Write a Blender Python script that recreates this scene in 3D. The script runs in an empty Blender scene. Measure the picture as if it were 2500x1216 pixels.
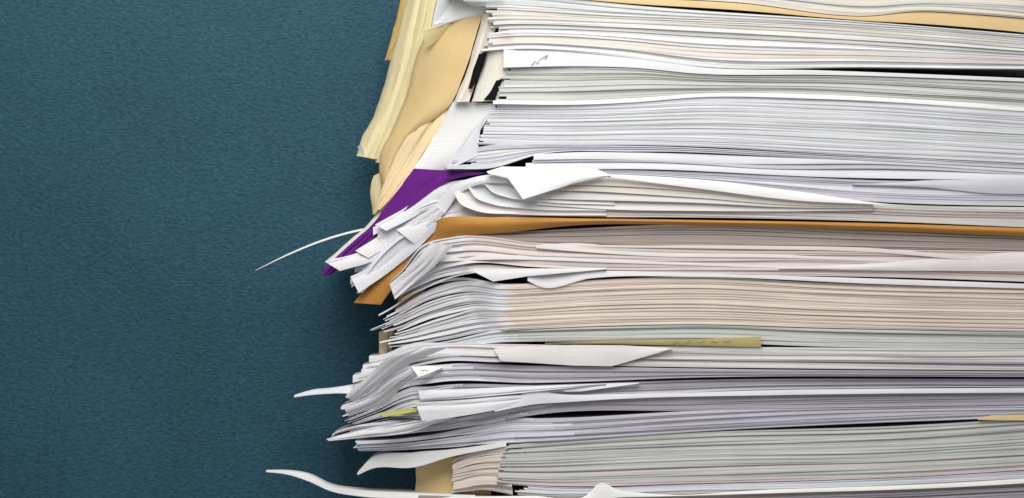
import bpy, math, random
import numpy as np
from mathutils import Vector
random.seed(7); rng=np.random.default_rng(7)
S=0.00025
WALL=430
def W(x,y,d): return ((x-1250)*S, d*S, (608-y)*S)
scene=bpy.context.scene
col=scene.collection

# ---------------- materials ----------------
def lin(c):
    return tuple(((v/255)/12.92 if v/255<=0.04045 else (((v/255)+0.055)/1.055)**2.4) for v in c)
MATS={}
def paper(name,rgb,var=0.07,rough=0.8,line_shade=0.05,cre=0.25):
    m=bpy.data.materials.new(name); m.use_nodes=True
    nt=m.node_tree; N=nt.nodes; L=nt.links
    b=N["Principled BSDF"]; b.inputs["Roughness"].default_value=rough
    b.inputs["Specular IOR Level"].default_value=0.2
    tc=N.new("ShaderNodeTexCoord")
    oi=N.new("ShaderNodeObjectInfo")
    mp=N.new("ShaderNodeMapping"); mp.inputs["Scale"].default_value=(14,14,1400)
    L.new(tc.outputs["Object"],mp.inputs["Vector"])
    n1=N.new("ShaderNodeTexNoise"); n1.inputs["Scale"].default_value=1.0; n1.inputs["Detail"].default_value=4
    L.new(mp.outputs[0],n1.inputs["Vector"])
    n2=N.new("ShaderNodeTexNoise"); n2.inputs["Scale"].default_value=25; n2.inputs["Detail"].default_value=6
    L.new(tc.outputs["Object"],n2.inputs["Vector"])
    a=N.new("ShaderNodeMapRange"); a.inputs["To Min"].default_value=1-var; a.inputs["To Max"].default_value=1+var*0.35
    L.new(oi.outputs["Random"],a.inputs["Value"])
    c=N.new("ShaderNodeMapRange"); c.inputs["From Min"].default_value=0.3; c.inputs["From Max"].default_value=0.7
    c.inputs["To Min"].default_value=1-line_shade*1.6; c.inputs["To Max"].default_value=1+line_shade*0.6  # fine streaks paint the shade lines between pages into the colour
    L.new(n1.outputs["Fac"],c.inputs["Value"])
    d=N.new("ShaderNodeMapRange"); d.inputs["From Min"].default_value=0.3; d.inputs["From Max"].default_value=0.7
    d.inputs["To Min"].default_value=0.93; d.inputs["To Max"].default_value=1.02
    L.new(n2.outputs["Fac"],d.inputs["Value"])
    m1=N.new("ShaderNodeMath"); m1.operation='MULTIPLY'; L.new(a.outputs[0],m1.inputs[0]); L.new(c.outputs[0],m1.inputs[1])
    m2=N.new("ShaderNodeMath"); m2.operation='MULTIPLY'; L.new(m1.outputs[0],m2.inputs[0]); L.new(d.outputs[0],m2.inputs[1])
    vm=N.new("ShaderNodeVectorMath"); vm.operation='SCALE'; vm.inputs[0].default_value=lin(rgb)
    L.new(m2.outputs[0],vm.inputs["Scale"])
    L.new(vm.outputs[0],b.inputs["Base Color"])
    n3=N.new("ShaderNodeTexNoise"); n3.inputs["Scale"].default_value=120; n3.inputs["Detail"].default_value=4
    L.new(tc.outputs["Object"],n3.inputs["Vector"])
    bp=N.new("ShaderNodeBump"); bp.inputs["Strength"].default_value=cre; bp.inputs["Distance"].default_value=0.0006
    L.new(n3.outputs["Fac"],bp.inputs["Height"]); L.new(bp.outputs[0],b.inputs["Normal"])
    MATS[name]=m; return m
paper("white_paper",(241,241,239))
paper("bright_paper",(252,251,249),0.02)
paper("cool_paper",(238,239,245))
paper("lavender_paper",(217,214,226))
paper("grey_paper",(230,232,233))
paper("green_grey_paper",(217,219,213))
paper("cream_paper",(240,233,220))
paper("pink_paper",(234,222,220))
paper("shaded_mauve_paper",(193,186,196))  # darker mauve paints the dimmer light low in the pile
paper("shaded_brown_paper",(184,173,165))  # colour holds the shade under the folder and at the bottom
paper("peach_bounce_paper",(243,227,212))  # peach tone puts warm reflected light into the page colour
paper("buff_paper",(238,225,215))
paper("soft_white_paper",(242,240,243))
paper("warm_white_paper",(242,236,233))
paper("manila_card",(232,203,147),0.06,0.5,line_shade=0.02,cre=.6)
paper("pale_manila_card",(240,224,176),0.06,0.5,line_shade=0.02,cre=.6)
paper("dark_manila_card",(206,172,104),0.06,line_shade=0.02,cre=.5)
paper("peach_card",(247,222,178),0.05,line_shade=0.02,cre=.4)
paper("orange_card",(202,143,70),0.03,0.5,line_shade=0.05,cre=.6)
paper("purple_card",(112,38,138),0.05,0.45,line_shade=0.02,cre=.5)
paper("yellow_paper",(206,190,130),0.03)
paper("highlighter_paper",(192,190,108),0.03)
paper("gap_shade",(14,13,14),0.05)  # near black standing for the shade inside open slots
paper("ink",(135,135,142),0.0)

def wall_mat():
    m=bpy.data.materials.new("teal_wall"); m.use_nodes=True
    nt=m.node_tree; N=nt.nodes; L=nt.links
    b=N["Principled BSDF"]; b.inputs["Roughness"].default_value=0.6; b.inputs["Specular IOR Level"].default_value=0.25
    tc=N.new("ShaderNodeTexCoord")
    def ns(rot,sc,det,dist):
        mp=N.new("ShaderNodeMapping"); mp.inputs["Rotation"].default_value=(0,math.radians(rot),0); mp.inputs["Scale"].default_value=(sc[0],1,sc[1])
        L.new(tc.outputs["Object"],mp.inputs["Vector"])
        n=N.new("ShaderNodeTexNoise"); n.inputs["Scale"].default_value=1; n.inputs["Detail"].default_value=det; n.inputs["Distortion"].default_value=dist
        L.new(mp.outputs[0],n.inputs["Vector"]); return n
    n1=ns(-28,(300,600),2,0.6); n2=ns(35,(340,560),1.5,0.4)
    ad=N.new("ShaderNodeMath"); ad.operation='ADD'; L.new(n1.outputs["Fac"],ad.inputs[0]); L.new(n2.outputs["Fac"],ad.inputs[1])
    r=N.new("ShaderNodeMapRange"); r.inputs["From Min"].default_value=0.65; r.inputs["From Max"].default_value=1.35
    L.new(ad.outputs[0],r.inputs["Value"])
    big=N.new("ShaderNodeTexNoise"); big.inputs["Scale"].default_value=9; big.inputs["Detail"].default_value=5
    L.new(tc.outputs["Object"],big.inputs["Vector"])
    mx=N.new("ShaderNodeMix"); mx.data_type='RGBA'
    mx.inputs["A"].default_value=(*lin((31,70,85)),1); mx.inputs["B"].default_value=(*lin((50,94,111)),1)
    L.new(r.outputs[0],mx.inputs["Factor"])
    br=N.new("ShaderNodeMapRange"); br.inputs["From Min"].default_value=0.3; br.inputs["From Max"].default_value=0.7; br.inputs["To Min"].default_value=0.84; br.inputs["To Max"].default_value=1.08
    L.new(big.outputs["Fac"],br.inputs["Value"])
    vm=N.new("ShaderNodeVectorMath"); vm.operation='SCALE'; L.new(mx.outputs["Result"],vm.inputs[0]); L.new(br.outputs[0],vm.inputs["Scale"])
    L.new(vm.outputs[0],b.inputs["Base Color"])
    bp=N.new("ShaderNodeBump"); bp.inputs["Strength"].default_value=0.45; bp.inputs["Distance"].default_value=0.0007
    L.new(r.outputs[0],bp.inputs["Height"]); L.new(bp.outputs[0],b.inputs["Normal"])
    return m

# ---------------- helpers ----------------
def cr(P,ts,linear=False):
    P=np.array(P,float); n=len(P)
    i=np.clip(np.floor(ts).astype(int),0,n-2); u=(ts-i)[:,None]
    if linear: return P[i]*(1-u)+P[i+1]*u
    E=np.vstack([2*P[0]-P[1],P,2*P[-1]-P[-2]])
    p0,p1,p2,p3=E[i],E[i+1],E[i+2],E[i+3]
    l1=np.linalg.norm(p1-p0,axis=1,keepdims=True)+1e-6; l2=np.linalg.norm(p2-p1,axis=1,keepdims=True)+1e-6; l3=np.linalg.norm(p3-p2,axis=1,keepdims=True)+1e-6
    m1=((p1-p0)/l1*l2*l2+(p2-p1)/l2*l2*l1)/(l1+l2)
    m2=((p2-p1)/l2*l2*l3+(p3-p2)/l3*l2*l2)/(l2+l3)
    u2=u*u;u3=u2*u
    return (2*u3-3*u2+1)*p1+(u3-2*u2+u)*m1+(-2*u3+3*u2)*p2+(u3-u2)*m2
def params(P,step=11):
    P=np.array(P,float); ts=[]
    for k in range(len(P)-1):
        l=np.linalg.norm(P[k+1]-P[k]); n=max(3,int(l/step) if l<400 else int(l/16))
        ts+=list(k+np.arange(n)/n)
    ts.append(len(P)-1); return np.array(ts)
def finish(name,V,F,mats,fm,label,cat,group=None,parent=None,sm=35):
    me=bpy.data.meshes.new(name); me.from_pydata([tuple(v) for v in V],[],F)
    for m in mats: me.materials.append(MATS[m])
    if fm is not None: me.polygons.foreach_set("material_index",fm)
    me.polygons.foreach_set("use_smooth",[True]*len(me.polygons))
    me.set_sharp_from_angle(angle=math.radians(sm)); me.update()
    ob=bpy.data.objects.new(name,me); col.objects.link(ob)
    c=sum((v.co for v in me.vertices),Vector())/len(me.vertices)
    for v in me.vertices: v.co-=c
    ob.location=c
    if parent:
        ob.parent=parent; ob.location=c-parent.location
        if label: ob["label"]=label
    else:
        ob["label"]=label; ob["category"]=cat
        if group: ob["group"]=group
    return ob
G_SHEET="papers piled in the tall stack"
def slab_geo(V,F,fm,bp_,dep,th,rise,mid,back,tail,corner):
    n=len(bp_); o=len(V); x=bp_[:,0]; yb=bp_[:,1]
    for k in range(n):
        bk=max(back,dep[k]+mid[k]+20)
        V+= [W(x[k],yb[k],dep[k]), W(x[k],yb[k]-th[k],dep[k]),
             W(x[k],yb[k]-th[k]-rise[k],dep[k]+mid[k]),
             W(x[k],yb[k]-th[k]-rise[k],bk), W(x[k],yb[k]-rise[k],bk),
             W(x[k],yb[k]-rise[k],dep[k]+mid[k])]
    for k in range(n-1):
        a=o+k*6;b=a+6
        for j in range(6):
            j2=(j+1)%6
            F.append((a+j,a+j2,b+j2,b+j)); fm.append(1 if (tail and x[k]<corner) else 0)
    F.append((o,o+5,o+2,o+1)); F.append((o+2,o+5,o+4,o+3)); fm+= [1 if tail else 0]*2
    e=o+(n-1)*6
    F.append((e+1,e+2,e+5,e)); F.append((e+3,e+4,e+5,e+2)); fm+=[0,0]

def bundle(top,bot,n,mats,label,dep=None,depth_j=1.6,tmax=6.0,tail=None,fill=0.98,irr=0.5,wav=0.35,
           lit_tailmat=None,corner=None,start_j=6,tailnoise=0,steep=0.62,back=395,name="paper_document",cat="paper",group=G_SHEET,rag=0,dark=0.08,sub=2,fray=0,tth=1.2,sparse=35,seam=55):
    T=np.array(top,float);B=np.array(bot,float); K=len(T)
    if dep is None: dep=[0]*K
    ts=params((T+B)/2)
    Tc=cr(T,ts);Bc=cr(B,ts); Dc=cr(np.array(dep,float)[:,None],ts)[:,0]
    xs=(Tc[:,0]+Bc[:,0])/2; Hn=np.maximum(np.abs(Bc[:,1]-Tc[:,1]),1.0)
    w=np.zeros((n,len(ts)))
    for i in range(n):
        base=1.0 if n==1 else rng.uniform(1-irr,1+irr)
        if rng.random()<0.08 and n>3: base*=1.0+1.5*irr
        w[i]=base*(1+wav*np.sin(xs/rng.uniform(180,560)+rng.uniform(0,6.3))+0.2*wav*np.sin(xs/rng.uniform(60,130)+rng.uniform(0,6.3)))
    w/=w.sum(0); cum=np.cumsum(w,0)
    tailw=np.clip((tail-xs)/120,0,1) if tail is not None else np.zeros(len(ts))
    obs=[]
    for i in range(n):
        V=[];F=[];fm=[]
        f1=cum[i]; f0=f1-w[i]
        isdark=rng.random()<dark and n>1
        fr=np.array([rng.uniform(-fray,fray),rng.uniform(-fray*.35,fray*.35)])
        dj=rng.normal(0,depth_j)
        s0=rng.exponential(start_j)+(rng.uniform(0,rag) if rag else 0)
        tn=[rng.uniform(18,40),rng.uniform(0,6.3),rng.uniform(50,90),rng.uniform(0,6.3)]
        sw=rng.uniform(.7,1.3,sub); sw/=sw.sum(); sc=np.cumsum(sw)
        for q in range(sub):
            f=f0+(f1-f0)*sc[q]
            P=Tc*(1-f)[:,None]+Bc*f[:,None]
            pitch=w[i]*Hn*sw[q]
            tm=tmax*(1-tailw)+tth*tailw
            th=np.minimum(pitch*rng.uniform(0.87,0.95),tm)
            gap=np.maximum(pitch-th,0)
            fl=fill*rng.uniform(0.88,1.05)
            if q==0 and isdark: fl*=0.25
            if n==1: fl=fill
            tf=1.3 if n==1 else 2.1
            flv=fl*(1-tailw)+tf*tailw
            rise=gap*flv+0.1
            mid=np.maximum(rise*(steep if n==1 else steep*(1-0.2*tailw)),0.9)
            if isdark and q==0: mid=mid+5
            if tailnoise: P[:,1]+=tailw*tailnoise*(np.sin(P[:,0]/tn[0]+tn[1])*0.3+np.sin(P[:,0]/tn[2]+tn[3]))
            P=P+(tailw**2)[:,None]*fr[None,:]
            d=Dc+dj+rng.normal(0,depth_j*.4)+1.2*np.sin(xs/rng.uniform(100,300)+rng.uniform(0,6))
            sq=rng.uniform(0,sparse) if (tail is not None and q<sub-1 and rag) else 0
            s=int(min((s0+rng.exponential(2)+sq)/11.0, len(ts)*0.35))
            P[:,0]+=rng.uniform(-3,3)*np.exp(-(xs-xs[0])/25.0)
            slab_geo(V,F,fm,P[s:],d[s:],th[s:],rise[s:],mid[s:],back,lit_tailmat,(corner or 0)+rng.uniform(-seam*.4,seam))
        mt=mats[i%len(mats)] if n==len(mats) else random.choice(mats)
        lb=label[mt] if isinstance(label,dict) else label
        obs.append(finish(name,V,F,[mt]+([lit_tailmat] if lit_tailmat else []),fm,lb,cat,group))  # darker fronts, lighter tails: shading put into two materials per sheet
    return obs
def band(top,bot,mat,label,name="paper_sheet",cat="paper",dep=None,th=3,steep=0.5,group=G_SHEET,back=395,**k):
    return bundle(top,bot,1,[mat],label,dep=dep,depth_j=0,tmax=th,fill=1.0,irr=0,wav=0,start_j=0,steep=steep,name=name,cat=cat,group=group,back=back,sub=1,**k)[0]

def panel(Lp,Rp,mat,label,name="paper_sheet",cat="paper",dL=100,dR=50,th=2.0,bulge=8,wob=1.5,nc=10,group=G_SHEET,parent=None,step=9,ln=False,creases=0):
    Lp=np.array(Lp,float);Rp=np.array(Rp,float)
    ts=params((Lp+Rp)/2,step)
    def dd(d,n): return np.array(d,float) if hasattr(d,'__len__') else np.full(n,float(d))
    K=len(Lp)
    L3=cr(np.column_stack([Lp,dd(dL,K)]),ts,ln); R3=cr(np.column_stack([Rp,dd(dR,K)]),ts,ln)
    ph=rng.uniform(0,6.3,4); V=[];n=len(ts)
    cs=[(rng.uniform(0,1),rng.uniform(.1,.9),rng.uniform(-.5,.5),rng.uniform(3,7)) for _ in range(creases)]
    for k in range(n):
        for j in range(nc+1):
            u=j/nc; p=(L3[k]*(1-u)+R3[k]*u).copy(); t=k/(n-1)
            p[2]-=bulge*math.sin(math.pi*u)+wob*math.sin(k*0.35+ph[0]+u*2)
            for (a,b_,c_,h) in cs:
                dist=abs((u-b_)-c_*(t-a)); p[2]+=h*max(0,1-dist*8)
            e=wob*0.5*(math.sin(k*0.55+ph[1])+0.6*math.sin(k*1.3+ph[2]))
            if j==0: p[0]+=e
            if j==nc: p[0]-=e*0.6
            V.append(p)
    m=len(V); V=[W(*p) for p in V]+[W(p[0],p[1]+th*0.3,p[2]+th) for p in V]
    F=[]; q=nc+1
    for k in range(n-1):
        for j in range(nc):
            a=k*q+j
            F.append((a,a+1,a+q+1,a+q)); F.append((m+a,m+a+q,m+a+q+1,m+a+1))
    for k in range(n-1):
        a=k*q; F.append((a,a+q,m+a+q,m+a)); a=k*q+nc; F.append((a,m+a,m+a+q,a+q))
    for j in range(nc):
        F.append((j,m+j,m+j+1,j+1)); a=(n-1)*q+j; F.append((a,a+1,m+a+1,m+a))
    return finish(name,V,F,[mat],None,label,cat,group,parent,sm=50)
def flap(Lp,Rp,mat,label,**k):
    k.setdefault('wob',.3); k.setdefault('bulge',1.5); k.setdefault('ln',True)
    return panel(Lp,Rp,mat,label,**k)
def stroke(pts,wd,mat,parent,name="handwriting",d=-20,label=None):
    pts=np.array(pts,float); ts=params(pts[:,:2],3); P=cr(pts,ts)
    V=[];F=[]
    dx=np.gradient(P[:,0]);dy=np.gradient(P[:,1]);L=np.hypot(dx,dy)+1e-6
    for k in range(len(P)):
        nx,ny=-dy[k]/L[k]*wd/2,dx[k]/L[k]*wd/2
        dd=P[k,2] if P.shape[1]>2 else d
        V+= [W(P[k,0]+nx,P[k,1]+ny,dd),W(P[k,0]-nx,P[k,1]-ny,dd),W(P[k,0]-nx,P[k,1]-ny,dd+0.6),W(P[k,0]+nx,P[k,1]+ny,dd+0.6)]
    for k in range(len(P)-1):
        a=k*4
        for j in range(4): F.append((a+j,a+(j+1)%4,a+4+(j+1)%4,a+4+j))
    return finish(name,V,F,[mat],None,label,None,None,parent)
LB={"white_paper":"thin set of white office pages in the tall pile",
"bright_paper":"clean bright white pages pressed in the pile",
"soft_white_paper":"soft white pages pressed in the pile",
"warm_white_paper":"warm white pages pressed in the pile",
"cool_paper":"thin set of cool white pages in the pile",
"lavender_paper":"lavender tinted pages lying in the pile",
"grey_paper":"light grey pages in a dense paper bundle",
"green_grey_paper":"greenish grey pages in a dense bundle",
"cream_paper":"cream coloured aged pages in the pile",
"pink_paper":"pale pink pages lying in the pile",
"shaded_mauve_paper":"mauve pages, lower pile shade painted into their colour",
"shaded_brown_paper":"pages painted brownish grey for the shade they lie in",
"buff_paper":"buff tinted pages in a thick neat bundle",
"peach_bounce_paper":"pages with peach reflected light in their colour, neat bundle"}
GF="card folders between the papers"

# ---------------- front bundles ----------------
bundle([(1200,-90),(1500,-60),(1800,-50),(2130,-42),(2230,-40),(2400,-38),(2620,-30)],
       [(1200,-44),(1500,-11),(1800,6),(2130,38),(2230,28),(2400,36),(2620,56)],9,["cream_paper","buff_paper","green_grey_paper","peach_bounce_paper"],LB,irr=.5)
band([(1200,-42),(1500,-9),(1800,8),(2130,40),(2230,30),(2400,38),(2620,58)],
     [(1200,-26),(1500,6),(1800,25),(2130,52),(2230,57),(2400,70),(2620,92)],"manila_card","ochre card folder bulging between cream and white papers","card_folder","folder",dep=[-4]*7,steep=.3,th=4,group=GF)
bundle([(1065,-30),(1230,-24),(1500,8),(2130,54),(2620,94)],[(1150,8),(1235,14),(1500,32),(2130,64),(2620,102)],5,["white_paper","grey_paper","white_paper"],LB,dep=[70,10,0,0,0],start_j=15)
bundle([(1185,12),(1240,15),(1500,33),(1700,42),(2130,65),(2620,103)],[(1195,72),(1240,70),(1500,76),(1700,88),(2130,110),(2620,140)],10,["cream_paper","grey_paper","green_grey_paper","white_paper"],LB,dep=[35,4,0,0,0,0],start_j=14,irr=.4,wav=.3)
bundle([(1195,73),(1240,71),(1500,77),(1700,89),(2130,111),(2620,141)],[(1172,126),(1262,121),(1500,136),(1700,162),(2130,165),(2620,169)],10,["white_paper","pink_paper","grey_paper","cream_paper","bright_paper"],LB,dep=[40,4,0,0,0,0],start_j=16,irr=.5,wav=.4)
sheetD=band([(1278,121),(1400,125),(1550,141),(1700,163),(2000,172),(2620,196)],[(1232,165),(1400,162),(1550,166),(1700,180),(2000,183),(2620,204)],"soft_white_paper","white paper sheet with small pencil scribbles near its corner",dep=[-5]*6,steep=.3)
bundle([(1228,163),(1400,162),(1550,166),(1700,181),(2000,184),(2620,205)],[(1212,247),(1400,247),(1550,240),(1700,231),(2000,235),(2620,272)],14,["green_grey_paper","grey_paper","green_grey_paper"],LB,dep=[14,2,0,0,0,0],start_j=10,irr=.5,wav=.5,dark=.15)
band([(1205,246),(1400,246),(1550,239),(1700,229),(2000,232),(2620,268)],[(1205,254),(1400,256),(1550,250),(1700,238),(2000,242),(2620,280)],"bright_paper",LB["bright_paper"],dep=[-5]*6)
bundle([(1206,253),(1400,254),(1550,248),(1700,238),(2000,242),(2620,280)],[(1166,352),(1400,354),(1550,354),(1700,358),(2000,374),(2620,404)],23,["grey_paper","grey_paper","cool_paper"],LB,dep=[14,2,0,0,0,0],start_j=4,irr=.2,wav=.1,dark=0,depth_j=.8,fill=1.0)
bundle([(1130,368),(1200,354),(1310,355),(1550,356),(2000,376),(2620,406)],[(1092,412),(1200,410),(1312,378),(1550,370),(2000,388),(2620,418)],6,["cool_paper","white_paper","lavender_paper"],LB,dep=[30,8,0,0,0,0],start_j=10,irr=.4,wav=.15,dark=0)
bundle([(1312,376),(1430,370),(1550,371),(2000,388),(2620,420)],[(1286,413),(1430,413),(1550,413),(2000,432),(2620,442)],3,["soft_white_paper","lavender_paper","cool_paper"],LB,dep=[-3]*5,start_j=3,irr=.5,steep=.5,wav=.6,sub=1,dark=0)
bundle([(1270,412),(1430,413),(1700,420),(2130,440),(2620,444)],[(1270,432),(1480,432),(1700,450),(2130,492),(2620,505)],8,["cool_paper","lavender_paper","lavender_paper"],LB,dep=[4,2,2,0,0],irr=.5,wav=.5,dark=.2)
flap([(2080,450),(2260,440),(2420,428),(2620,416)],[(2080,451),(2260,458),(2420,472),(2620,472)],"lavender_paper","curved pale lavender sheet bulging out of the pile",dL=1,dR=-6,bulge=5,ln=False)
# curled pages and their drooping tail
bundle([(913,545),(960,528),(1035,468),(1100,446),(1240,430),(1480,432),(1700,452),(2130,496),(2620,508)],
       [(865,735),(900,665),(975,590),(1060,549),(1240,530),(1480,530),(1700,531),(2130,540),(2620,560)],10,
       ["cream_paper","cream_paper","buff_paper","warm_white_paper","grey_paper"],LB,dep=[125,115,95,60,8,0,0,0,0],tail=1180,irr=.5,wav=.4,start_j=6,tailnoise=2.5,rag=40,lit_tailmat="soft_white_paper",corner=1140,fray=8,dark=.12)
panel([(1238,422),(1160,432),(1098,456),(1058,500),(1015,540),(965,560)],[(1238,446),(1170,450),(1120,474),(1088,516),(1062,548),(1010,596)],"soft_white_paper","white page swooping over the curled page ends",dL=[-6,14,50,72,88,100],dR=[-10,4,30,48,58,80],bulge=5,wob=.8)
for a,b,mt,d0,d1 in (
 ([(1108,470),(1122,496),(1160,514),(1260,523),(1480,526)],[(1140,456),(1160,482),(1200,498),(1280,508),(1480,514)],"warm_white_paper",[20,10,2,-6,-8],[34,22,10,0,-4]),
 ([(1142,456),(1160,482),(1200,498),(1280,509),(1480,514)],[(1172,446),(1196,468),(1232,482),(1300,491),(1480,500)],"grey_paper",[12,4,-2,-8,-10],[24,14,6,-2,-6]),
 ([(1180,446),(1200,468),(1238,482),(1310,492),(1500,500)],[(1215,436),(1242,455),(1275,466),(1335,470),(1500,486)],"soft_white_paper",[2,-4,-8,-12,-12],[12,6,0,-6,-8])):
    panel(a,b,mt,"white page end curling softly upward",dL=d0,dR=d1,bulge=-4,wob=.3,th=1.5)
bundle([(1262,436),(1480,431),(1700,453),(1900,482),(2130,498)],[(1310,500),(1500,512),(1700,515),(1900,516),(2130,514)],4,["cream_paper","warm_white_paper","cream_paper"],LB,dep=[-13]*5,irr=.5,wav=.3,start_j=22,dark=0,steep=.45,sub=1,back=5,tmax=2.0,fill=1.1)
# white flap folded over the front
flap([(1188,419),(1225,407),(1330,408),(1455,412),(1490,428)],[(1192,424),(1240,436),(1277,487),(1395,450),(1490,430)],"bright_paper","bright white sheet corner folded out over the pile",dL=[-8,-12,-16,-22,-26],dR=[-26,-30,-44,-36,-28],bulge=6)
panel([(1480,426),(1700,438),(1950,468),(2145,496),(2500,508)],[(1470,431),(1700,460),(1950,490),(2145,499),(2500,509)],"bright_paper","long white sheet edge curling out of the pile",dL=-20,dR=-27,bulge=2,wob=.3)
# mid folder
panel([(858,741),(905,684),(972,610),(1030,562),(1078,533),(1200,530),(1400,533),(1700,537),(2130,545),(2620,561)],
      [(925,745),(955,705),(1000,664),(1050,622),(1110,584),(1250,566),(1400,550),(1700,549),(2130,562),(2620,583)],"orange_card","golden tan card folder opening into a wide drooping corner","card_folder","folder",
      dL=[150,140,120,88,30,2,-6,-6,-6,-6],dR=[130,118,106,82,34,6,4,4,4,4],bulge=10,wob=.8,th=3,group=GF)
panel([(958,552),(925,606),(895,660),(866,716)],[(1066,547),(1010,598),(945,652),(880,716)],"cool_paper","broad white sheet face drooping beside a tan folder",dL=120,dR=[70,100,116,126],bulge=6)
bundle([(1115,572),(1300,563),(1700,548),(2130,564),(2620,584)],[(1110,582),(1300,592),(1700,600),(2130,606),(2620,614)],7,["shaded_brown_paper"],LB,dep=[26,18,14,12,12],irr=.4,wav=.2)
bundle([(950,690),(988,655),(1040,594),(1115,577),(1300,592),(1700,601),(2130,608),(2620,616)],
       [(962,735),(1005,715),(1080,684),(1150,668),(1300,672),(1700,672),(2130,676),(2620,692)],9,["pink_paper","buff_paper","pink_paper"],LB,dep=[100,90,60,20,2,0,0,0],tail=1170,irr=.6,wav=.5,start_j=4,tailnoise=2,lit_tailmat="soft_white_paper",corner=1130,rag=30,fray=10)
flap([(1150,660),(1250,656),(1480,654)],[(1204,687),(1290,674),(1480,657)],"soft_white_paper","white sheet corner poking out between pink papers",dL=-1,dR=-9,bulge=2,wob=.3)
band([(1228,672),(1320,668),(1440,662),(1700,668),(2130,680),(2620,697)],[(1290,686),(1318,700),(1440,680),(1700,676),(2130,693),(2620,708)],"soft_white_paper",LB["bright_paper"],dep=[-7]*6)
flap([(1900,654),(2150,641),(2300,626),(2620,610)],[(1900,656),(2150,660),(2300,661),(2620,664)],"warm_white_paper","wide white sheet bulging between pink sheets",dL=0,dR=-8,bulge=4,ln=False)
band([(1400,600),(1800,600),(2130,606),(2400,628),(2620,640)],[(1400,603),(1800,608),(2130,616),(2400,638),(2620,650)],"pink_paper","long pale pink sheet lying among others",dep=[1,-4,-5,-5,-5])
band([(1300,598),(1360,594),(1600,614),(1900,622),(2300,640)],[(1310,606),(1380,612),(1600,626),(1900,630),(2300,644)],"warm_white_paper","loose wavy pinkish white sheet under a folder",dep=[-3,-4,-4,-3,0])
band([(1080,622),(1200,622),(1500,634),(1900,650),(2300,664)],[(1060,640),(1200,634),(1500,642),(1900,655),(2300,668)],"warm_white_paper","loose wavy white sheet under a folder",dep=[46,2,-4,-3,0])
# peach block, front edges coloured with warm reflected light
bundle([(876,797),(950,757),(1040,702),(1130,680),(1224,693),(1300,692),(1440,684),(1700,676),(2000,690),(2620,708)],
       [(930,852),(1000,846),(1090,832),(1180,812),(1240,806),(1300,803),(1440,797),(1700,792),(2000,800),(2620,812)],22,["peach_bounce_paper","buff_paper","peach_bounce_paper"],LB,
       dep=[150,125,90,55,0,0,0,0,0,0],tail=1215,irr=.3,wav=.15,start_j=14,tailnoise=1.8,lit_tailmat="soft_white_paper",corner=1222,rag=50,fray=9,dark=.02,depth_j=1.1,tth=.9,sparse=60,seam=34)
bundle([(1010,849),(1100,833),(1212,808),(1300,804),(1440,799),(1700,794),(2000,802),(2620,814)],[(1035,858),(1110,848),(1205,837),(1300,834),(1440,834),(1700,835),(2000,846),(2620,850)],6,["green_grey_paper"],LB,dep=[95,60,14,6,4,4,4,4],irr=.4,wav=.2,lit_tailmat="cool_paper",corner=1210,start_j=10)
yel=flap([(1330,837),(1500,833),(1700,828),(1857,822)],[(1330,839),(1500,840),(1700,844),(1858,847)],"yellow_paper","yellow paper slip with faint handwriting between papers",name="paper_slip",cat="paper slip",dL=-9,dR=-6,bulge=1,wob=.2,group=None)
# lower pages
band([(704,972),(740,960),(800,953),(850,940),(905,888),(1000,846),(1120,842)],[(708,977),(748,971),(808,966),(872,962),(930,918),(1010,882),(1120,858)],"cool_paper","creased white sheet with a torn tip sticking out",dep=[185,170,152,132,104,66,26],steep=.8,th=1.5,back=240)
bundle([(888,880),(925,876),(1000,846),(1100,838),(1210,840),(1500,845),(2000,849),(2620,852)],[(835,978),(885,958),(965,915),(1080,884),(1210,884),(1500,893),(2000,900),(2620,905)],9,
       ["pink_paper","white_paper","shaded_mauve_paper","pink_paper"],LB,dep=[135,120,80,30,2,0,0,0],tail=1130,irr=.6,wav=.4,tailnoise=2,lit_tailmat="soft_white_paper",corner=1130,rag=30,fray=10,seam=120)
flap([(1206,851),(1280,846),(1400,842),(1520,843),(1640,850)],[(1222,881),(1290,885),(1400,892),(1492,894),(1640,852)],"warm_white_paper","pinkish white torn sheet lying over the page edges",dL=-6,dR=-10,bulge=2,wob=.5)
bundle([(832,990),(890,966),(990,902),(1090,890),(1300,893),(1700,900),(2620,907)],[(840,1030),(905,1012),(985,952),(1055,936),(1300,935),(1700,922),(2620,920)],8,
       ["lavender_paper","shaded_mauve_paper","lavender_paper"],LB,dep=[130,115,70,25,2,0,0],tail=1100,irr=.5,wav=.4,tailnoise=2,lit_tailmat="cool_paper",corner=1090,rag=30,fray=10,seam=120)
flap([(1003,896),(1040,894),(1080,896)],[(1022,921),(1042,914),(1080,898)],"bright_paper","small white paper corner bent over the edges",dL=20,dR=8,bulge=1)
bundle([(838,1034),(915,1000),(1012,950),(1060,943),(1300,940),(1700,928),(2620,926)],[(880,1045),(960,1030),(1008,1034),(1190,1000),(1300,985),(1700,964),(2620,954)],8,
       ["lavender_paper","white_paper","shaded_mauve_paper"],LB,dep=[120,100,50,28,4,8,10],tail=1150,irr=.6,wav=.5,tailnoise=1.5,lit_tailmat="cool_paper",corner=1120,fray=10,seam=120)
panel([(1020,954),(1130,950),(1260,944),(1480,936)],[(1026,980),(1130,972),(1260,960),(1480,938)],"cool_paper","white sheet edge spread over drooping pages",dL=[34,10,-6,-6],dR=[26,4,-12,-8],bulge=2,creases=1,wob=.6)
panel([(1014,984),(1110,978),(1220,968),(1340,960)],[(1030,1030),(1110,1018),(1200,1002),(1340,966)],"soft_white_paper","broad white sheet sloping over drooping pages",dL=[30,6,-6,-6],dR=[22,0,-10,-8],bulge=2,creases=1,wob=.6)
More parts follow.
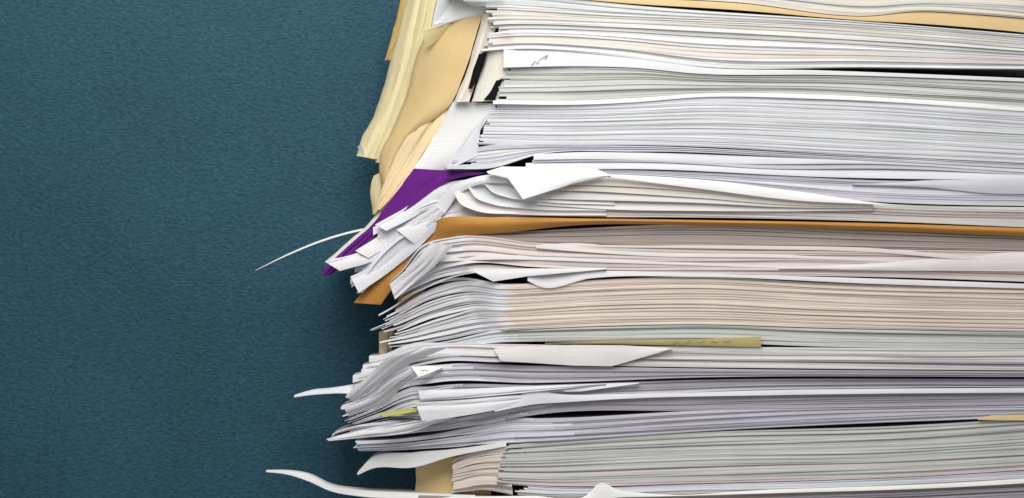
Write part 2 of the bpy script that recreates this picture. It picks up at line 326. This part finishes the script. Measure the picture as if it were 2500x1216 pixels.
panel([(1200,1000),(1260,974),(1292,948),(1350,960),(1500,962),(1900,952),(2620,946)],[(1210,1004),(1260,994),(1310,986),(1370,982),(1500,974),(1900,964),(2620,957)],"cool_paper","long white sheet with a peaked corner over mauve pages",dL=-6,dR=-12,bulge=1,wob=.4,step=14)
flap([(1360,950),(1420,938),(1560,934)],[(1380,956),(1420,955),(1560,936)],"white_paper","thin white sheet corner poking out",dL=-2,dR=-8,bulge=1)
flap([(924,1014),(970,1002),(1022,996)],[(936,1019),(970,1014),(1016,1006)],"highlighter_paper","yellow highlighted note edge between drooping sheets",name="sticky_note",cat="sticky note",dL=58,dR=34,bulge=1,group=None)
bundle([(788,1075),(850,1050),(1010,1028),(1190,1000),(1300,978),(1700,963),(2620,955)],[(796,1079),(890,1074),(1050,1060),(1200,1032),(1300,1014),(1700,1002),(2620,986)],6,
       ["shaded_mauve_paper","shaded_mauve_paper","shaded_mauve_paper"],LB,dep=[150,125,70,25,2,0,0],tail=1220,irr=.5,wav=.3,tailnoise=2,lit_tailmat="cool_paper",corner=1190,rag=50,fray=10,seam=160)
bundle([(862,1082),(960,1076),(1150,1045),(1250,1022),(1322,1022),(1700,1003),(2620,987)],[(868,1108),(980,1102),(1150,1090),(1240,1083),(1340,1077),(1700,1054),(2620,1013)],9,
       ["lavender_paper","shaded_mauve_paper","lavender_paper"],LB,dep=[120,95,45,20,0,0,0],tail=1240,irr=.4,wav=.25,tailnoise=1,lit_tailmat="cool_paper",corner=1280,fray=6,seam=160)
bundle([(1232,1088),(1340,1078),(1700,1056),(2200,1040),(2620,1014)],[(1212,1178),(1340,1186),(1700,1180),(2200,1165),(2620,1140)],20,
       ["green_grey_paper","grey_paper","green_grey_paper","pink_paper"],LB,dep=[10,2,0,0,0],irr=.4,wav=.25,start_j=9,dark=.06)
band([(2390,1021),(2450,1008),(2620,1000)],[(2390,1025),(2450,1026),(2620,1026)],"manila_card","manila folder corner peeking above a grey bundle","card_folder","folder",dep=[-7]*3,group=GF)
bundle([(1245,1180),(1340,1188),(1700,1182),(2200,1167),(2620,1142)],[(1265,1210),(1340,1213),(1700,1205),(2200,1190),(2620,1175)],6,["white_paper","cool_paper","white_paper"],LB,dep=[10,2,0,0,0],start_j=10,irr=.5)
bundle([(1010,1213),(1340,1214),(1700,1207),(2200,1192),(2620,1177)],[(1000,1300),(1340,1300),(1700,1300),(2200,1300),(2620,1300)],10,["shaded_mauve_paper","shaded_mauve_paper","shaded_brown_paper"],LB,dep=[60,2,0,0,0],start_j=10,irr=.5)
panel([(1150,1212),(1300,1210),(1430,1210),(1468,1178),(1505,1194),(1580,1204),(1900,1194),(2300,1180),(2620,1160)],[(1150,1216),(1300,1217),(1430,1219),(1475,1217),(1510,1214),(1580,1212),(1900,1203),(2300,1190),(2620,1172)],"bright_paper","long white sheet with a small peaked corner",dL=-6,dR=-12,bulge=1,wob=.4,step=12)
# bottom-left drooping sheets
band([(862,1160),(885,1122),(960,1110),(1100,1100),(1238,1080)],[(866,1167),(905,1150),(1005,1146),(1100,1118),(1236,1090)],"white_paper","white sheet drooping with a curled lower tip",dep=[120,110,80,50,12],steep=.5,th=1.5,back=300)
bundle([(1104,1130),(1165,1104),(1238,1090)],[(1104,1208),(1185,1200),(1252,1210)],11,["cream_paper","cream_paper","buff_paper"],LB,dep=[65,40,14],irr=.3,wav=.5,tailnoise=2.5,tail=1260,start_j=4,dark=0,tth=3.2)
panel([(1010,1146),(1012,1180),(1010,1230)],[(1232,1088),(1200,1150),(1200,1230)],"manila_card","manila folder flap standing behind wavy cream pages","card_folder","folder",dL=150,dR=80,bulge=16,group=GF,creases=1)
band([(636,1160),(690,1160),(750,1169),(805,1194),(880,1204),(1010,1209),(1160,1212)],[(638,1164),(690,1169),(745,1185),(800,1208),(870,1219),(1000,1222),(1160,1222)],"white_paper","white sheet with a long wavy tongue reaching out",dep=[210,190,170,150,120,70,20],steep=.8,th=1.5,back=240)
band([(608,661),(690,620),(780,583),(880,557),(960,546)],[(609,662),(691,624),(782,588),(880,562),(960,552)],"bright_paper","thin white paper strip curving out past the pile",name="paper_strip",cat="paper strip",dep=[230,215,200,180,150],steep=.5,th=3,back=240,group=None)
# ---------------- upper-left cards ----------------
def card(L_,R_,mat,label,dL,dR,**k):
    k.setdefault('creases',2); return panel(L_,R_,mat,label,"card_folder","folder",dL,dR,group=GF,**k)
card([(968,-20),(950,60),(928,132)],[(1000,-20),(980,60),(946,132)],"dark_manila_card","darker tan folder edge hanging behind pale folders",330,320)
card([(985,-20),(958,80),(932,180),(903,270),(872,330),(859,374)],[(1052,-20),(1032,60),(1012,120),(985,210),(950,300),(914,384)],"pale_manila_card","pale yellow folder drooping with a curled lower corner",[310,310,310,308,300,280],[250,250,250,250,255,268],bulge=24,creases=3)
card([(862,350),(864,358),(866,372)],[(872,346),(878,360),(884,378)],"white_paper","torn pale lower corner of a folder",[292,284,276],[268,258,252],bulge=1,creases=0,wob=.6)
card([(1012,-20),(995,60),(975,140),(948,230),(915,320),(893,382)],[(1062,-20),(1045,60),(1030,120),(1000,210),(970,300),(925,384)],"pale_manila_card","pale manila folder sheet lying against another folder",275,235,bulge=16,creases=3)
card([(1018,60),(998,130),(975,210),(940,300),(908,375),(908,392)],[(1060,50),(1040,120),(1010,200),(975,290),(940,370),(925,392)],"pale_manila_card","pale folder edge tucked beside a sagging folder",248,222,bulge=6,creases=1)
card([(1040,62),(1014,118),(992,205),(956,300),(922,372),(918,410),(932,470)],[(1176,28),(1160,85),(1135,165),(1100,246),(1012,325),(965,400),(935,475)],"manila_card","large manila folder sagging over the stack side",[208,210,212,214,216,214,210],[110,110,115,130,175,195,205],bulge=20,creases=1)
card([(1036,112),(1064,92),(1115,46)],[(1028,68),(1058,66),(1100,44)],"pale_manila_card","turned back pale corner of a manila folder",160,140,bulge=2,creases=0,wob=.4)
card([(905,425),(896,455),(902,522)],[(965,395),(950,450),(915,518)],"pale_manila_card","pale yellow folder end hanging beneath another folder",240,212)
card([(1042,243),(1000,312),(955,390),(925,465),(903,522)],[(1080,254),(1050,300),(1010,368),(962,445),(915,516)],"peach_card","peach card folder sloping down the stack side",172,160,bulge=6)
card([(1072,264),(1035,325),(990,400),(945,465),(915,512)],[(1104,246),(1085,305),(1045,375),(990,445),(925,510)],"peach_card","second peach card folder sloping down the side",155,145,bulge=6)
panel([(1096,242),(1072,300),(1032,370),(1003,412)],[(1214,252),(1182,300),(1138,370),(1096,413)],"bright_paper","wide white sheet sloping down the stack side",dL=140,dR=[30,50,80,110],bulge=6,creases=1,wob=1.2)
panel([(1150,320),(1128,350),(1110,385),(1098,412)],[(1208,258),(1178,300),(1168,350),(1166,380)],"cool_paper","white sheet leaning against a neat bundle corner",dL=36,dR=16)
panel([(1000,425),(975,465),(940,510),(915,540)],[(1030,412),(1000,465),(960,510),(925,545)],"grey_paper","pale sheet edge squeezed beside a purple folder",dL=160,dR=152,bulge=2)
panel([(1052,-20),(1048,25),(1036,68),(1030,110)],[(1245,-20),(1215,18),(1180,34),(1160,70)],"grey_paper","light grey sheet resting above a manila folder",dL=244,dR=130,creases=2)
panel([(1110,-20),(1085,20),(1062,44),(1055,52)],[(1245,-20),(1215,14),(1185,28),(1110,46)],"white_paper","white sheet drooping over a manila folder",dL=150,dR=[60,90,110,140],creases=1)
panel([(1178,26),(1160,95),(1136,175),(1106,246)],[(1204,24),(1180,95),(1155,175),(1122,246)],"cream_paper","cream sheet sloping beside a manila folder",dL=108,dR=85)
panel([(1200,24),(1178,95),(1152,175),(1120,246)],[(1232,24),(1200,90),(1172,165),(1144,246)],"cream_paper","aged cream sheet leaning beside the bundle",dL=86,dR=62)
panel([(1192,112),(1172,180),(1150,246)],[(1250,100),(1240,180),(1215,246)],"cream_paper","cream sheet standing beside a grey bundle",dL=60,dR=25)
panel([(1168,130),(1155,170),(1142,215)],[(1190,124),(1176,168),(1152,214)],"gap_shade","narrow black panel painting the shaded slot between cream sheets",name="shaded_gap",cat="shaded gap",dL=54,dR=46,group=None)  # dark panel in place of a slot that is only shade
panel([(1210,196),(1198,220),(1182,242)],[(1228,192),(1216,220),(1208,244)],"gap_shade","black panel painting the shaded slot near the bundle corner",name="shaded_gap",cat="shaded gap",dL=30,dR=18,group=None)  # second dark panel painted as slot shade
# purple folder
card([(1008,409),(960,472),(905,545),(850,595),(795,645),(777,672)],[(1185,422),(1092,442),(1022,488),(948,545),(884,600),(800,673)],"purple_card","purple card folder slanting out of the pile",[124,139,154,160,166,170],[14,60,90,120,140,160],bulge=7,creases=3)
panel([(996,412),(940,480),(890,548),(840,592),(785,640)],[(1012,408),(962,474),(910,545),(856,595),(800,648)],"cream_paper","frayed cream sheet edge behind a purple folder",dL=178,dR=164)
for (a,b,dl,mt) in (
 ([(1150,440),(1062,455),(988,505),(912,548)],[(1170,450),(1088,476),(1010,528),(940,563)],104,"cool_paper"),
 ([(1112,462),(1022,502),(942,562),(862,612)],[(1130,476),(1050,525),(970,585),(896,630)],122,"white_paper"),
 ([(1062,500),(982,552),(892,608),(788,640)],[(1085,520),(1010,578),(928,630),(825,662)],128,"soft_white_paper"),
 ([(1066,524),(1000,582),(930,640),(850,676)],[(1080,544),(1018,606),(953,660),(872,716)],118,"cool_paper")):
    panel(a,b,mt,"long white sheet corner fanning out beside a purple folder",dL=[dl-70,dl-26,dl,dl+8],dR=[dl-82,dl-38,dl-14,dl-8],bulge=4,creases=1,wob=.8)
bundle([(790,640),(862,624),(925,570),(1000,522)],[(850,705),(885,680),(935,625),(1010,560)],4,["cool_paper","white_paper"],LB,dep=[150,138,124,106],tail=1100,irr=.4,tailnoise=2,start_j=12,fray=10)
card([(918,815),(918,845),(920,876)],[(960,800),(955,840),(946,874)],"pale_manila_card","pale yellow card end showing behind drooping sheets",200,190)
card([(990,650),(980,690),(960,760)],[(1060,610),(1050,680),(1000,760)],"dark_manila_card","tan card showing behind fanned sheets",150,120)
# broad page faces in the drooping fans
for (a,b,dl,dr,mt) in (
  ([(1052,592),(1010,640),(975,672),(948,694)],[(1105,600),(1060,650),(1010,690),(962,732)],60,62,"soft_white_paper"),
  ([(1010,850),(940,880),(890,925),(838,972)],[(1090,850),(1010,885),(930,935),(862,985)],60,90,"soft_white_paper"),
  ([(1000,900),(950,940),(900,975),(836,1000)],[(1050,905),(1000,930),(940,985),(850,1020)],50,80,"cool_paper"),
  ([(1010,1030),(940,1040),(870,1055),(792,1076)],[(1100,1020),(1000,1056),(900,1070),(800,1080)],60,60,"soft_white_paper")):
    panel(a,b,mt,"broad white page face drooping from the fanned pile",dL=[dl*.5,dl*.9,dl+15,dl+35],dR=[dr*.15,dr*.6,dr,dr+20],bulge=6,creases=2)

# ---------------- writing ----------------
for pts in ([(1300,158),(1306,150),(1312,156),(1316,147)],[(1318,146),(1328,139),(1336,136),(1330,145),(1338,133)],[(1296,160),(1303,156)]):
    stroke([(x,y,-5+0.3*(160-y)-2.5) for x,y in pts],1.3,"ink",sheetD)
x=1640; pts=[]
while x<1800:
    pts.append((x,836-((x-1640)*0.03)+random.uniform(-3.5,3.5))); x+=random.uniform(4,8)
k=0
while k<len(pts)-4:
    stroke([(a,b,-10.5) for a,b in pts[k:k+4]],0.7,"ink",yel); k+=5

# ---------------- wall ----------------
me=bpy.data.meshes.new("wall"); X0,X1,Z0,Z1=-1500,4200,-1400,2600
c=[W(X0,Z0,WALL),W(X1,Z0,WALL),W(X1,Z1,WALL),W(X0,Z1,WALL),W(X0,Z0,WALL+80),W(X1,Z0,WALL+80),W(X1,Z1,WALL+80),W(X0,Z1,WALL+80)]
me.from_pydata(c,[],[(0,3,2,1),(4,5,6,7),(0,1,5,4),(1,2,6,5),(2,3,7,6),(3,0,4,7)]); me.materials.append(wall_mat())
wl=bpy.data.objects.new("wall",me); col.objects.link(wl); wl["label"]="teal wall with fine pebbled leather texture"; wl["category"]="wall"

# ---------------- light ----------------
def area(name,loc,tgt,size,power,colr):
    ld=bpy.data.lights.new(name,'AREA'); ld.size=size; ld.energy=power; ld.color=colr
    o=bpy.data.objects.new(name,ld); col.objects.link(o); o.location=loc
    o.rotation_euler=(Vector(tgt)-Vector(loc)).to_track_quat('-Z','Y').to_euler(); return o
area("key_light",(-0.06,-0.48,0.54),(-0.02,0.02,0.06),0.62,6.4,(1,0.985,0.96))
w=bpy.data.worlds.new("World"); scene.world=w; w.use_nodes=True
w.node_tree.nodes["Background"].inputs[0].default_value=(0.95,0.97,1,1); w.node_tree.nodes["Background"].inputs[1].default_value=0.27
cd=bpy.data.cameras.new("camera"); cam=bpy.data.objects.new("camera",cd); col.objects.link(cam)
cam.location=(0,-2.5,0.0); cam.rotation_euler=(math.radians(90),0,0); cd.sensor_width=36; cd.lens=144; cd.clip_end=50; cd.clip_start=0.1
scene.camera=cam
scene.view_settings.view_transform='Standard'; scene.view_settings.look='None'; scene.view_settings.exposure=0
